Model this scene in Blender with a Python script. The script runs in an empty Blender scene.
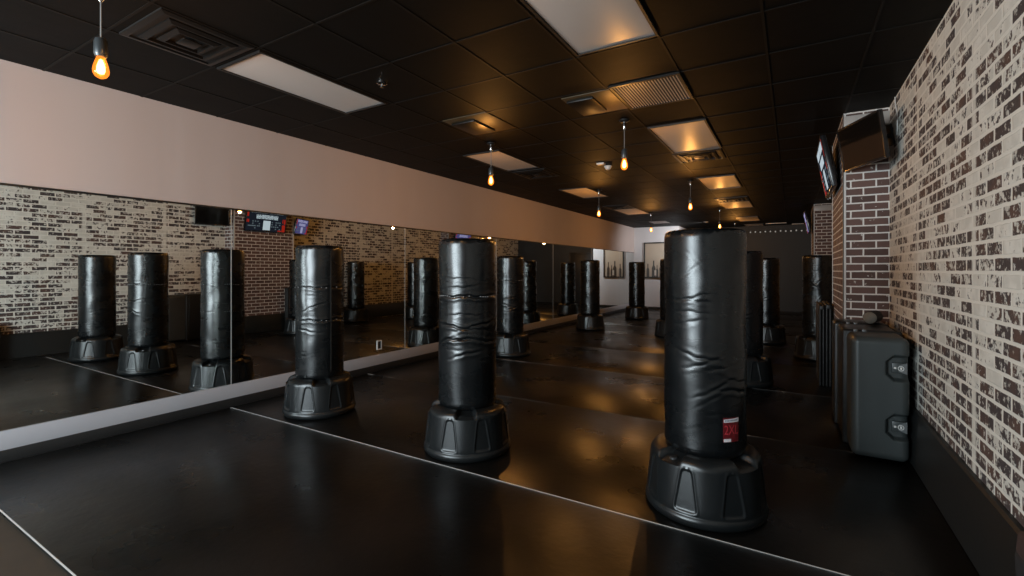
import bpy, bmesh, math, random
from mathutils import Vector, Matrix

SC = bpy.context.scene
COL = SC.collection
PI = math.pi
CEIL = 3.16

# ------------------------------------------------------------------ helpers
class MB:
    """collects shapes into one mesh object"""
    def __init__(self):
        self.bm = bmesh.new()

    def box(self, x0, x1, y0, y1, z0, z1, bevel=0.0, seg=2, mat=None):
        b = bmesh.new()
        vs = [b.verts.new((x, y, z)) for z in (z0, z1) for y in (y0, y1) for x in (x0, x1)]
        for f in ((0, 2, 3, 1), (4, 5, 7, 6), (0, 1, 5, 4), (2, 6, 7, 3), (0, 4, 6, 2), (1, 3, 7, 5)):
            b.faces.new([vs[i] for i in f])
        if bevel > 0:
            bmesh.ops.bevel(b, geom=list(b.edges), offset=bevel, segments=seg, profile=0.5, affect='EDGES')
        self.merge(b, mat)
        return self

    def merge(self, b, mat=None):
        if mat is not None:
            bmesh.ops.transform(b, matrix=mat, verts=list(b.verts))
        b.verts.index_update()
        m = {}
        for v in b.verts:
            m[v] = self.bm.verts.new(v.co)
        for f in b.faces:
            try:
                nf = self.bm.faces.new([m[v] for v in f.verts])
                nf.material_index = f.material_index
            except ValueError:
                pass
        b.free()

    def lathe(self, prof, n=32, mat=None, fn=None):
        """prof: [(r, z)]; r = 0 closes the end. fn(theta, r, z) -> (r, z)"""
        b = bmesh.new()
        rings = []
        for r, z in prof:
            if r <= 1e-6:
                rings.append([b.verts.new((0, 0, z))])
            else:
                ring = []
                for k in range(n):
                    t = 2 * PI * k / n
                    rr, zz = fn(t, r, z) if fn else (r, z)
                    ring.append(b.verts.new((rr * math.cos(t), rr * math.sin(t), zz)))
                rings.append(ring)
        for a, c in zip(rings[:-1], rings[1:]):
            for k in range(n):
                k2 = (k + 1) % n
                if len(a) == 1 and len(c) > 1:
                    b.faces.new((a[0], c[k2], c[k]))
                elif len(c) == 1 and len(a) > 1:
                    b.faces.new((a[k], a[k2], c[0]))
                elif len(a) > 1:
                    b.faces.new((a[k], a[k2], c[k2], c[k]))
        self.merge(b, mat)
        return self

    def tube(self, pts, r, n=8):
        pts = [Vector(p) for p in pts]
        b = bmesh.new()
        rings = []
        for i, p in enumerate(pts):
            d = (pts[min(i + 1, len(pts) - 1)] - pts[max(i - 1, 0)]).normalized()
            u = d.orthogonal().normalized() if abs(d.z) < 0.99 else Vector((1, 0, 0))
            if abs(d.z) < 0.99:
                u = d.cross(Vector((0, 0, 1))).normalized()
            w = d.cross(u).normalized()
            rings.append([b.verts.new(p + r * (math.cos(2 * PI * k / n) * u + math.sin(2 * PI * k / n) * w)) for k in range(n)])
        for a, c in zip(rings[:-1], rings[1:]):
            for k in range(n):
                b.faces.new((a[k], a[(k + 1) % n], c[(k + 1) % n], c[k]))
        b.faces.new(rings[0][::-1]); b.faces.new(rings[-1])
        self.merge(b)
        return self

    def prism(self, poly, y0, y1):
        """poly of (x, z) extruded along y"""
        b = bmesh.new()
        a = [b.verts.new((x, y0, z)) for x, z in poly]
        c = [b.verts.new((x, y1, z)) for x, z in poly]
        n = len(poly)
        b.faces.new(a); b.faces.new(c[::-1])
        for k in range(n):
            b.faces.new((a[k], c[k], c[(k + 1) % n], a[(k + 1) % n]))
        self.merge(b)
        return self

    def build(self, name, mat, parent=None, smooth=True, angle=35, loc=None, rot=None):
        bmesh.ops.recalc_face_normals(self.bm, faces=list(self.bm.faces))
        me = bpy.data.meshes.new(name)
        self.bm.to_mesh(me); self.bm.free()
        for m in (mat if isinstance(mat, (list, tuple)) else [mat]):
            me.materials.append(m)
        if smooth:
            for p in me.polygons:
                p.use_smooth = True
            if hasattr(me, 'set_sharp_from_angle'):
                me.set_sharp_from_angle(angle=math.radians(angle))
        o = bpy.data.objects.new(name, me)
        COL.objects.link(o)
        if parent is not None:
            o.parent = parent
        if loc is not None:
            o.location = loc
        if rot is not None:
            o.rotation_euler = rot
        return o


def empty(name, loc, label, cat, group=None, rz=0.0):
    o = bpy.data.objects.new(name, None)
    o.empty_display_size = 0.1
    COL.objects.link(o)
    o.location = loc
    o.rotation_euler = (0, 0, rz)
    tag(o, label, cat, group)
    return o


def tag(o, label, cat, group=None):
    o['label'] = label
    o['category'] = cat
    if group:
        o['group'] = group
    return o


def struct(o):
    o['kind'] = 'structure'
    return o


# ------------------------------------------------------------------ materials
def nmat(name):
    m = bpy.data.materials.new(name)
    m.use_nodes = True
    nt = m.node_tree
    nt.nodes.clear()
    out = nt.nodes.new('ShaderNodeOutputMaterial')
    return m, nt, out


def N(nt, t, **kw):
    n = nt.nodes.new(t)
    for k, v in kw.items():
        if k in n.inputs:
            n.inputs[k].default_value = v
        else:
            setattr(n, k, v)
    return n


def L(nt, a, b):
    nt.links.new(a, b)


def rgba(c):
    return (c[0], c[1], c[2], 1.0)


def noise(nt, vec, scale, detail=3.0, rough=0.55):
    n = N(nt, 'ShaderNodeTexNoise')
    n.inputs['Scale'].default_value = scale
    n.inputs['Detail'].default_value = detail
    n.inputs['Roughness'].default_value = rough
    if vec is not None:
        L(nt, vec, n.inputs['Vector'])
    return n


def math_(nt, op, a, b=None, clamp=False):
    n = N(nt, 'ShaderNodeMath', operation=op)
    n.use_clamp = clamp
    for i, v in enumerate((a, b)):
        if v is None:
            continue
        if isinstance(v, (int, float)):
            n.inputs[i].default_value = v
        else:
            L(nt, v, n.inputs[i])
    return n.outputs[0]


def mixc(nt, fac, a, b):
    n = N(nt, 'ShaderNodeMix', data_type='RGBA')
    for i, v in ((0, fac), (6, a), (7, b)):
        if isinstance(v, (int, float)):
            n.inputs[i].default_value = v
        elif isinstance(v, tuple):
            n.inputs[i].default_value = rgba(v)
        else:
            L(nt, v, n.inputs[i])
    return n.outputs[2]


def ramp(nt, fac, lo, hi):
    n = N(nt, 'ShaderNodeMapRange')
    n.interpolation_type = 'SMOOTHSTEP'
    n.inputs[1].default_value = lo
    n.inputs[2].default_value = hi
    L(nt, fac, n.inputs[0])
    return n.outputs[0]


def principled(name, col, rough=0.5, metal=0.0, spec=0.5, bump=None, var=0.0, vscale=4.0, rvar=0.0, stretch=None, coat=0.0):
    m, nt, out = nmat(name)
    p = N(nt, 'ShaderNodeBsdfPrincipled')
    p.inputs['Base Color'].default_value = rgba(col)
    p.inputs['Roughness'].default_value = rough
    p.inputs['Metallic'].default_value = metal
    p.inputs['Specular IOR Level'].default_value = spec
    p.inputs['Coat Weight'].default_value = coat
    tc = N(nt, 'ShaderNodeTexCoord')
    vec = tc.outputs['Object']
    if stretch:
        mp = N(nt, 'ShaderNodeMapping')
        mp.inputs['Scale'].default_value = stretch
        L(nt, vec, mp.inputs[0])
        vec = mp.outputs[0]
    if var > 0 or rvar > 0:
        n = noise(nt, vec, vscale, 4)
        if var > 0:
            L(nt, mixc(nt, n.outputs['Fac'], tuple(c * (1 - var) for c in col), tuple(min(1, c * (1 + var)) for c in col)), p.inputs['Base Color'])
        if rvar > 0:
            r = N(nt, 'ShaderNodeMapRange')
            r.inputs[1].default_value = 0.3; r.inputs[2].default_value = 0.7
            r.inputs[3].default_value = max(0.02, rough - rvar); r.inputs[4].default_value = rough + rvar
            L(nt, n.outputs['Fac'], r.inputs[0]); L(nt, r.outputs[0], p.inputs['Roughness'])
    if bump:
        hs = None
        for sc_, st_, dist in bump:
            n = noise(nt, vec, sc_, 4)
            b = N(nt, 'ShaderNodeBump')
            b.inputs['Strength'].default_value = st_
            b.inputs['Distance'].default_value = dist
            L(nt, n.outputs['Fac'], b.inputs['Height'])
            if hs is not None:
                L(nt, hs, b.inputs['Normal'])
            hs = b.outputs[0]
        L(nt, hs, p.inputs['Normal'])
    L(nt, p.outputs[0], out.inputs[0])
    return m


def emit_mat(name, col, strength):
    m, nt, out = nmat(name)
    e = N(nt, 'ShaderNodeEmission')
    e.inputs[0].default_value = rgba(col); e.inputs[1].default_value = strength
    L(nt, e.outputs[0], out.inputs[0])
    return m


def brick_coords(nt):
    """(along, up) coordinates for upright walls, picked by which way the face looks"""
    g = N(nt, 'ShaderNodeNewGeometry')
    sp = N(nt, 'ShaderNodeSeparateXYZ'); L(nt, g.outputs['Position'], sp.inputs[0])
    sn = N(nt, 'ShaderNodeSeparateXYZ'); L(nt, g.outputs['True Normal'], sn.inputs[0])
    ax = math_(nt, 'ABSOLUTE', sn.outputs[0])
    side = math_(nt, 'GREATER_THAN', ax, 0.5)
    mx = N(nt, 'ShaderNodeMix', data_type='FLOAT')
    L(nt, side, mx.inputs[0]); L(nt, sp.outputs[0], mx.inputs[2]); L(nt, sp.outputs[1], mx.inputs[3])
    c = N(nt, 'ShaderNodeCombineXYZ')
    L(nt, mx.outputs[0], c.inputs[0]); L(nt, sp.outputs[2], c.inputs[1])
    return c.outputs[0], g.outputs['Position'], sp


def brick_node(nt, vec, w=0.212, h=0.079, mortar=0.006, smooth=0.15):
    b = N(nt, 'ShaderNodeTexBrick')
    b.inputs['Color1'].default_value = (0, 0, 0, 1); b.inputs['Color2'].default_value = (1, 1, 1, 1)
    b.inputs['Mortar'].default_value = (0, 0, 0, 1)
    b.inputs['Scale'].default_value = 1.0
    b.inputs['Mortar Size'].default_value = mortar
    b.inputs['Mortar Smooth'].default_value = smooth
    b.inputs['Brick Width'].default_value = w
    b.inputs['Row Height'].default_value = h
    L(nt, vec, b.inputs['Vector'])
    return b


def wobble(nt, vec, pos, amt=0.012, scale=9.0):
    n = noise(nt, pos, scale, 3)
    s = N(nt, 'ShaderNodeVectorMath', operation='SUBTRACT')
    L(nt, n.outputs['Color'], s.inputs[0]); s.inputs[1].default_value = (0.5, 0.5, 0.5)
    k = N(nt, 'ShaderNodeVectorMath', operation='SCALE')
    L(nt, s.outputs[0], k.inputs[0]); k.inputs['Scale'].default_value = amt
    a = N(nt, 'ShaderNodeVectorMath', operation='ADD')
    L(nt, vec, a.inputs[0]); L(nt, k.outputs[0], a.inputs[1])
    return a.outputs[0]


def smear_brick(name):
    m, nt, out = nmat(name)
    p = N(nt, 'ShaderNodeBsdfPrincipled')
    p.inputs['Roughness'].default_value = 0.75
    p.inputs['Specular IOR Level'].default_value = 0.25
    vec, pos, sp = brick_coords(nt)
    br = brick_node(nt, wobble(nt, vec, pos, 0.012, 13.0), mortar=0.0115, smooth=0.35)
    # ragged worn patches where the whitewash has come off
    ragged = noise(nt, pos, 26.0, 5, 0.65)
    patch = noise(nt, pos, 9.0, 3, 0.5)
    big = noise(nt, pos, 0.9, 2, 0.5)
    s = math_(nt, 'MULTIPLY', ragged.outputs['Fac'], 0.80)
    s = math_(nt, 'ADD', s, math_(nt, 'MULTIPLY', patch.outputs['Fac'], 0.55))
    bw = N(nt, 'ShaderNodeRGBToBW'); L(nt, br.outputs['Color'], bw.inputs[0])
    s = math_(nt, 'ADD', s, math_(nt, 'MULTIPLY', bw.outputs[0], 0.45))
    s = math_(nt, 'ADD', s, math_(nt, 'MULTIPLY', big.outputs['Fac'], 0.45))
    # the lower courses are more worn
    low = ramp(nt, math_(nt, 'MULTIPLY', sp.outputs[2], -1.0), -1.4, -0.5)
    s = math_(nt, 'ADD', s, math_(nt, 'MULTIPLY', low, 0.17))
    worn = ramp(nt, s, 1.075, 1.125)
    # panel joints every 1.33 m are filled with paint
    fr = math_(nt, 'FRACT', math_(nt, 'DIVIDE', math_(nt, 'ADD', sp.outputs[1], 10 * 1.33 - 3.48 + 0.665), 1.33))
    dj = math_(nt, 'MULTIPLY', math_(nt, 'ABSOLUTE', math_(nt, 'SUBTRACT', fr, 0.5)), 1.33)
    joint = ramp(nt, dj, 0.012, 0.05)
    worn = math_(nt, 'MULTIPLY', worn, joint)
    scr = noise(nt, pos, 24.0, 4, 0.65)
    worn = math_(nt, 'MULTIPLY', worn, math_(nt, 'SUBTRACT', 1.0, math_(nt, 'MULTIPLY', ramp(nt, scr.outputs['Fac'], 0.54, 0.62), 0.8)))
    # mortar keeps the paint; edge of the brick slightly ragged
    inner = math_(nt, 'SUBTRACT', 1.0, br.outputs['Fac'], True)
    worn = math_(nt, 'MULTIPLY', worn, inner)
    hue = noise(nt, pos, 5.0, 2)
    dark = mixc(nt, ramp(nt, hue.outputs['Fac'], 0.45, 0.68), (0.032, 0.026, 0.029), (0.085, 0.042, 0.030))
    fine = noise(nt, pos, 60.0, 3)
    dark = mixc(nt, math_(nt, 'MULTIPLY', fine.outputs['Fac'], 0.35), dark, (0.20, 0.17, 0.16))
    paint = mixc(nt, big.outputs['Fac'], (0.70, 0.68, 0.60), (0.76, 0.745, 0.69))
    shade = mixc(nt, ramp(nt, patch.outputs['Fac'], 0.35, 0.65), (0.60, 0.585, 0.525), (0.72, 0.705, 0.64))
    paint = mixc(nt, br.outputs['Fac'], shade, paint)
    L(nt, mixc(nt, worn, paint, dark), p.inputs['Base Color'])
    h = math_(nt, 'SUBTRACT', math_(nt, 'MULTIPLY', inner, 0.6), math_(nt, 'MULTIPLY', worn, 0.3))
    h = math_(nt, 'ADD', h, math_(nt, 'MULTIPLY', ragged.outputs['Fac'], 0.35))
    b = N(nt, 'ShaderNodeBump'); b.inputs['Strength'].default_value = 0.6; b.inputs['Distance'].default_value = 0.008
    L(nt, h, b.inputs['Height']); L(nt, b.outputs[0], p.inputs['Normal'])
    L(nt, p.outputs[0], out.inputs[0])
    return m


def dark_brick(name):
    m, nt, out = nmat(name)
    p = N(nt, 'ShaderNodeBsdfPrincipled')
    p.inputs['Roughness'].default_value = 0.7
    p.inputs['Specular IOR Level'].default_value = 0.3
    vec, pos, sp = brick_coords(nt)
    br = brick_node(nt, wobble(nt, vec, pos, 0.006, 14.0), w=0.212, h=0.079, mortar=0.0075)
    bw = N(nt, 'ShaderNodeRGBToBW'); L(nt, br.outputs['Color'], bw.inputs[0])
    base = mixc(nt, bw.outputs[0], (0.078, 0.046, 0.040), (0.155, 0.088, 0.075))
    n = noise(nt, pos, 30.0, 4)
    base = mixc(nt, math_(nt, 'MULTIPLY', n.outputs['Fac'], 0.3), base, (0.14, 0.10, 0.09))
    sm = noise(nt, pos, 17.0, 4, 0.6)
    smear = ramp(nt, sm.outputs['Fac'], 0.63, 0.69)
    base = mixc(nt, smear, base, (0.60, 0.57, 0.53))
    L(nt, mixc(nt, br.outputs['Fac'], base, (0.74, 0.72, 0.69)), p.inputs['Base Color'])
    h = math_(nt, 'ADD', math_(nt, 'MULTIPLY', math_(nt, 'SUBTRACT', 1.0, br.outputs['Fac']), 0.6), math_(nt, 'MULTIPLY', n.outputs['Fac'], 0.3))
    b = N(nt, 'ShaderNodeBump'); b.inputs['Strength'].default_value = 0.6; b.inputs['Distance'].default_value = 0.008
    L(nt, h, b.inputs['Height']); L(nt, b.outputs[0], p.inputs['Normal'])
    L(nt, p.outputs[0], out.inputs[0])
    return m


M = {}
M['vinyl'] = principled('black bag vinyl', (0.0030, 0.0038, 0.0044), 0.275, spec=0.50, var=0.2, vscale=3.0, rvar=0.03, stretch=(1, 1, 2.2),
                        bump=[(6.0, 0.14, 0.010)])
M['base_plastic'] = principled('black base plastic', (0.0075, 0.0088, 0.0095), 0.32, spec=0.42, var=0.2, rvar=0.05, bump=[(220.0, 0.12, 0.001)])
M['collar'] = principled('black foam collar', (0.006, 0.006, 0.006), 0.8)
M['cap'] = principled('black filler cap', (0.03, 0.031, 0.032), 0.3)
M['stitch'] = principled('grey thread', (0.42, 0.43, 0.44), 0.6)
M['seam'] = principled('seam tape vinyl', (0.007, 0.008, 0.008), 0.5)
M['mat'] = principled('black floor mat vinyl', (0.0024, 0.0024, 0.0022), 0.31, spec=0.42, var=0.12, vscale=1.3, rvar=0.07,
                      bump=[(2.2, 0.25, 0.02), (14.0, 0.32, 0.006), (160.0, 0.06, 0.001)])
M['floor'] = principled('brown floor', (0.030, 0.021, 0.013), 0.6, var=0.3, vscale=8.0)
M['soffit'] = principled('soffit paint', (0.51, 0.432, 0.405), 0.65, spec=0.25, var=0.05, vscale=1.2, stretch=(1, 1.4, 0.12), bump=[(0.55, 0.35, 0.05)])
M['white_wall'] = principled('white wall paint', (0.70, 0.70, 0.72), 0.6, spec=0.3, var=0.03)
M['dark_wall'] = principled('charcoal wall paint', (0.024, 0.027, 0.028), 0.6, var=0.12, vscale=2.0)
M['black'] = principled('black paint', (0.010, 0.010, 0.010), 0.5, var=0.2)
M['pad'] = principled('black wall pad', (0.008, 0.0095, 0.0095), 0.5, var=0.25, vscale=3.0, bump=[(30.0, 0.08, 0.003)])
M['ledge'] = principled('white ledge paint', (0.36, 0.355, 0.375), 0.4, var=0.05)
M['ceiling'] = principled('black ceiling tile', (0.0034, 0.0031, 0.0026), 0.6, spec=0.10, var=0.25, vscale=1.6, bump=[(1.1, 0.35, 0.03), (150.0, 0.25, 0.002)])
M['grid'] = principled('black ceiling grid', (0.0060, 0.0054, 0.0045), 0.55, spec=0.14)
M['diffuser'] = principled('frosted light panel', (0.54, 0.505, 0.475), 0.35, spec=0.4, var=0.05, vscale=1.5, stretch=(1, 0.3, 1), bump=[(1.0, 0.3, 0.02)])
M['frame_black'] = principled('black metal frame', (0.010, 0.010, 0.010), 0.45)
M['vent_black'] = principled('black painted vent', (0.006, 0.0058, 0.0055), 0.38, spec=0.28)
M['vent_grey'] = principled('grey vent metal', (0.42, 0.40, 0.38), 0.4)
M['tile_baked_light'] = principled('ceiling tile with painted bulb light', (0.055, 0.040, 0.021), 0.45, spec=0.3, var=0.3, vscale=5.0)  # warm bulb light on the ceiling tile, put into its colour
M['chrome'] = principled('chrome', (0.62, 0.62, 0.62), 0.18, metal=1.0)
M['socket'] = principled('gunmetal socket', (0.06, 0.065, 0.068), 0.3, metal=0.4)
M['cord'] = principled('grey cord', (0.20, 0.19, 0.18), 0.6)
M['white_plastic'] = principled('white plastic', (0.72, 0.71, 0.68), 0.4)
M['trim_white'] = principled('white corner trim', (0.58, 0.57, 0.55), 0.5, var=0.05)
M['tv_black'] = principled('television plastic', (0.010, 0.010, 0.011), 0.25, spec=0.6)
M['screen_off'] = principled('dark screen glass', (0.005, 0.0045, 0.004), 0.05, spec=0.9)
M['case'] = principled('black moulded case', (0.040, 0.047, 0.047), 0.40, spec=0.5, var=0.12, vscale=4.0, bump=[(140.0, 0.10, 0.001)])
M['latch'] = principled('latch steel', (0.16, 0.17, 0.175), 0.4, metal=0.5)
M['gym_mat'] = principled('black gym mat vinyl', (0.005, 0.0055, 0.006), 0.5, spec=0.35)
M['grey_end'] = principled('grey foam end', (0.20, 0.195, 0.17), 0.8, var=0.15, vscale=40)
M['label_red'] = principled('red label', (0.11, 0.006, 0.009), 0.4)
M['label_text'] = principled('light red print', (0.42, 0.035, 0.045), 0.4)
M['label_white'] = principled('white label strip', (0.60, 0.58, 0.60), 0.45)
M['label_grey'] = principled('grey print', (0.22, 0.22, 0.25), 0.5)
M['bag_brown'] = principled('brown cloth', (0.035, 0.016, 0.012), 0.8, var=0.3, vscale=12)
M['bag_black'] = principled('black cloth', (0.010, 0.010, 0.011), 0.75, var=0.3, vscale=12)
M['bag_strap'] = principled('grey green webbing', (0.050, 0.055, 0.046), 0.7)
M['smear'] = smear_brick('whitewashed brick')
M['brick'] = dark_brick('dark brick')

# mirror glass
m, nt, out = nmat('mirror silver')
g = N(nt, 'ShaderNodeBsdfGlossy'); g.inputs['Color'].default_value = (0.82, 0.84, 0.82, 1); g.inputs['Roughness'].default_value = 0.0
L(nt, g.outputs[0], out.inputs[0]); M['mirror'] = m
M['mirror_edge'] = principled('mirror edge', (0.45, 0.46, 0.45), 0.3, metal=0.3)

# worn tape: pale where it survives, scuffed black elsewhere
def tape_mat(name, lo, hi, pale=(0.55, 0.55, 0.53)):
    m, nt, out = nmat(name)
    p = N(nt, 'ShaderNodeBsdfPrincipled'); p.inputs['Roughness'].default_value = 0.45
    g = N(nt, 'ShaderNodeNewGeometry')
    mp = N(nt, 'ShaderNodeMapping'); mp.inputs['Scale'].default_value = (1, 0.2, 1); L(nt, g.outputs['Position'], mp.inputs[0])
    n = noise(nt, mp.outputs[0], 2.6, 4, 0.6)
    L(nt, mixc(nt, ramp(nt, n.outputs['Fac'], lo, hi), (0.012, 0.012, 0.012), pale), p.inputs['Base Color'])
    L(nt, p.outputs[0], out.inputs[0])
    return m
M['tape'] = tape_mat('pale seam tape', 0.05, 0.45)
M['tape_worn'] = tape_mat('scuffed seam tape', 0.50, 0.66, (0.40, 0.38, 0.35))

# bulb glass: clear amber envelope
m, nt, out = nmat('amber bulb glass')
t = N(nt, 'ShaderNodeBsdfTransparent'); t.inputs[0].default_value = (1.0, 0.72, 0.36, 1)
g = N(nt, 'ShaderNodeBsdfGlossy'); g.inputs['Color'].default_value = (1.0, 0.6, 0.3, 1); g.inputs['Roughness'].default_value = 0.1
e = N(nt, 'ShaderNodeEmission'); e.inputs[0].default_value = (1.0, 0.27, 0.03, 1); e.inputs[1].default_value = 0.75
ad = N(nt, 'ShaderNodeAddShader'); mx = N(nt, 'ShaderNodeMixShader'); mx.inputs[0].default_value = 0.06
L(nt, t.outputs[0], mx.inputs[1]); L(nt, g.outputs[0], mx.inputs[2])
L(nt, mx.outputs[0], ad.inputs[0]); L(nt, e.outputs[0], ad.inputs[1]); L(nt, ad.outputs[0], out.inputs[0])
M['bulb'] = m
M['filament'] = emit_mat('glowing filament', (1.0, 0.62, 0.24), 14.0)
M['dot'] = emit_mat('small white lamp', (1.0, 0.93, 0.82), 0.22)
# window pane
m, nt, out = nmat('window glass')
t = N(nt, 'ShaderNodeBsdfTransparent'); g = N(nt, 'ShaderNodeBsdfGlossy'); g.inputs['Roughness'].default_value = 0.02
mx = N(nt, 'ShaderNodeMixShader'); mx.inputs[0].default_value = 0.08
L(nt, t.outputs[0], mx.inputs[1]); L(nt, g.outputs[0], mx.inputs[2]); L(nt, mx.outputs[0], out.inputs[0])
M['pane'] = m

# ------------------------------------------------------------------ setting
XL, XR, YN, YF, YW = -5.34, 0.85, -3.2, 19.9, 18.3      # left, right, near, far, white corner wall
struct(MB().box(XL - 0.2, XR + 0.2, YN - 0.2, YF + 0.2, -0.20, -0.03).build('floor', M['floor'], smooth=False))
struct(MB().box(XL - 0.2, XR + 0.2, YN - 0.2, YF + 0.2, CEIL + 0.009, CEIL + 0.15).build('ceiling', M['ceiling'], smooth=False))
struct(MB().box(XL - 0.2, XL - 0.012, YN - 0.2, YF + 0.2, -0.03, CEIL + 0.012).build('wall_left', M['soffit'], smooth=False))
struct(MB().box(XL - 0.012, XL + 0.012, YN, YW, 2.19, CEIL + 0.012).build('wall_left_upper', M['soffit'], smooth=False))
struct(MB().box(XR, XR + 0.2, YN - 0.2, YF + 0.2, -0.03, CEIL + 0.012).build('wall_right', M['smear'], smooth=False))
struct(MB().box(XL - 0.012, XR, YF, YF + 0.2, -0.03, CEIL + 0.012).build('wall_far', M['dark_wall'], smooth=False))
mb = MB().box(XL - 0.012, -3.65, YW, YF, -0.03, CEIL + 0.012)
struct(mb.build('wall_far_corner', M['white_wall'], smooth=False))
struct(MB().box(XL + 0.012, -3.64, YW - 0.015, YW, 0.0, 0.10, 0.004).build('baseboard_far_corner', M['black']))
# near wall (behind the camera) with three storefront windows
WX = [(-5.05, -3.90), (-3.75, -2.60), (-2.45, -1.30)]
WZ = (0.55, 2.70)
mb = MB()
xs = [XL - 0.012] + [v for w in WX for v in w] + [XR]
for i in range(0, len(xs), 2):
    mb.box(xs[i], xs[i + 1], YN - 0.2, YN, -0.03, CEIL + 0.012)
for w in WX:
    mb.box(w[0], w[1], YN - 0.2, YN, -0.03, WZ[0]); mb.box(w[0], w[1], YN - 0.2, YN, WZ[1], CEIL + 0.012)
struct(mb.build('wall_near', M['soffit'], smooth=False))
for i, w in enumerate(WX):
    f = MB()
    f.box(w[0], w[0] + 0.05, YN - 0.14, YN - 0.06, *WZ).box(w[1] - 0.05, w[1], YN - 0.14, YN - 0.06, *WZ)
    f.box(w[0], w[1], YN - 0.14, YN - 0.06, WZ[0], WZ[0] + 0.05).box(w[0], w[1], YN - 0.14, YN - 0.06, WZ[1] - 0.05, WZ[1])
    fo = struct(f.build('window_%d' % (i + 1), M['frame_black'], smooth=False))
    MB().box(w[0] + 0.05, w[1] - 0.05, YN - 0.105, YN - 0.095, WZ[0] + 0.05, WZ[1] - 0.05).build('pane', M['pane'], fo, smooth=False)

# black door in the far wall
d = struct(MB().box(-3.0, -1.95, YF - 0.05, YF, 0.0, 2.25, 0.006).build('door_1', M['black']))
MB().box(-3.06, -3.0, YF - 0.07, YF, 0.0, 2.31, 0.004).box(-1.95, -1.89, YF - 0.07, YF, 0.0, 2.31, 0.004).box(-3.0, -1.95, YF - 0.07, YF, 2.25, 2.31, 0.004).build('door_frame', M['frame_black'], d)
MB().tube([(-2.05, YF - 0.05, 1.0), (-2.05, YF - 0.09, 1.0), (-2.17, YF - 0.09, 1.0)], 0.011).build('door_handle', M['chrome'], d)

# ceiling T-bar grid
GX = [-0.81 - 0.646 * k for k in range(-2, 8)]
GY = [2.03 + 0.685 * k for k in range(-7, 27)]
mb = MB()
for x in GX:
    if XL + 0.05 < x < XR:
        mb.box(x - 0.009, x + 0.009, YN, YF, CEIL + 0.004, CEIL + 0.013)
for y in GY:
    if YN < y < YF:
        mb.box(XL, XR, y - 0.009, y + 0.009, CEIL + 0.005, CEIL + 0.013)
struct(mb.build('trim_1', M['grid'], smooth=False))

# foot pad along the right wall, skirting and ledge under the mirrors
struct(MB().prism([(0.80, 0.0), (XR, 0.0), (XR, 0.415), (0.828, 0.415), (0.818, 0.40)], YN, 6.05).build('baseboard_right', M['pad'], smooth=False))
struct(MB().box(0.82, XR, 7.57, 14.0, 0.0, 0.415, 0.004).build('baseboard_right_far', M['pad']))
struct(MB().box(XL - 0.012, XL + 0.02, YN, YW, 0.0, 0.095, 0.004).build('baseboard_left', M['black']))
struct(MB().box(XL - 0.012, XL + 0.018, YN, YW, 0.096, 0.246, 0.003).build('trim_2', M['ledge']))
struct(MB().box(XL + 0.012, XL + 0.018, YN, YW, 2.185, 2.20).build('trim_3', M['frame_black'], smooth=False))

# brick pillars on the right wall
def pillar(x0, y0, y1, label):
    p = MB().box(x0, XR, y0, y1, 0.0, CEIL + 0.012).build('brick_pillar', M['brick'], smooth=False)
    struct(p); p['label'] = label
    t = MB()
    t.box(x0 - 0.006, x0 + 0.022, y0 - 0.006, y0 + 0.002, 0.415, CEIL).box(x0 - 0.006, x0 + 0.002, y0 - 0.006, y0 + 0.024, 0.415, CEIL)
    t.build('corner_trim', M['trim_white'], p, smooth=False)
    t = MB()
    t.box(x0 - 0.006, x0 + 0.002, y1 - 0.024, y1 + 0.006, 0.415, CEIL)
    t.build('corner_trim', M['trim_white'], p, smooth=False)
    MB().box(x0 - 0.022, XR - 0.001, y0 - 0.022, y1 + 0.01, 0.0, 0.415, 0.004).build('foot_pad', M['pad'], p)
    MB().box(x0, XR - 0.001, y0 - 0.02, y0, 2.99, 3.13, 0.003).build('top_board', M['vent_grey'], p)
    return p
pillar(0.467, 6.05, 7.57, 'nearer dark brick pillar standing against the whitewashed wall')
pillar(0.467, 14.00, 15.50, 'farther dark brick pillar down the right wall')

# ------------------------------------------------------------------ floor mats and tape
ORD = ['nearest', 'second', 'third', 'fourth', 'fifth', 'sixth', 'seventh', 'eighth', 'ninth', 'farthest']
MY = [0.885, 2.85, 4.80, 6.75, 8.66, 10.60, 12.50, 14.40, 16.30, 18.20, 19.88]
for i in range(10):
    a, b = MY[i], MY[i + 1]
    x0 = XL + 0.022
    x1 = 0.795
    nm = 'the nearest, with its pale front edge at lower left' if i == 0 else ('the farthest, ending at the charcoal wall' if i == 9 else ORD[i] + ' from the camera')
    if i == 9:
        x0 = -3.64
    mb = MB()
    if b > 6.0 and a < 7.6:                       # cut round the pillar foot
        if a < 6.0:
            mb.box(x0, 0.44, a + 0.003, b - 0.003, -0.03, 0.0, 0.003)
        else:
            mb.box(x0, 0.44, a + 0.003, b - 0.003, -0.03, 0.0, 0.003)
    elif 12.0 < b and a < 14.9:
        mb.box(x0, 0.44, a + 0.003, b - 0.003, -0.03, 0.0, 0.003)
    else:
        mb.box(x0, x1, a + 0.003, b - 0.003, -0.03, 0.0, 0.003)
    o = mb.build('floor_mat', M['mat'])
    tag(o, 'wide black vinyl floor mat, ' + nm, 'floor mat', 'black mats covering the floor')
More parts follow.
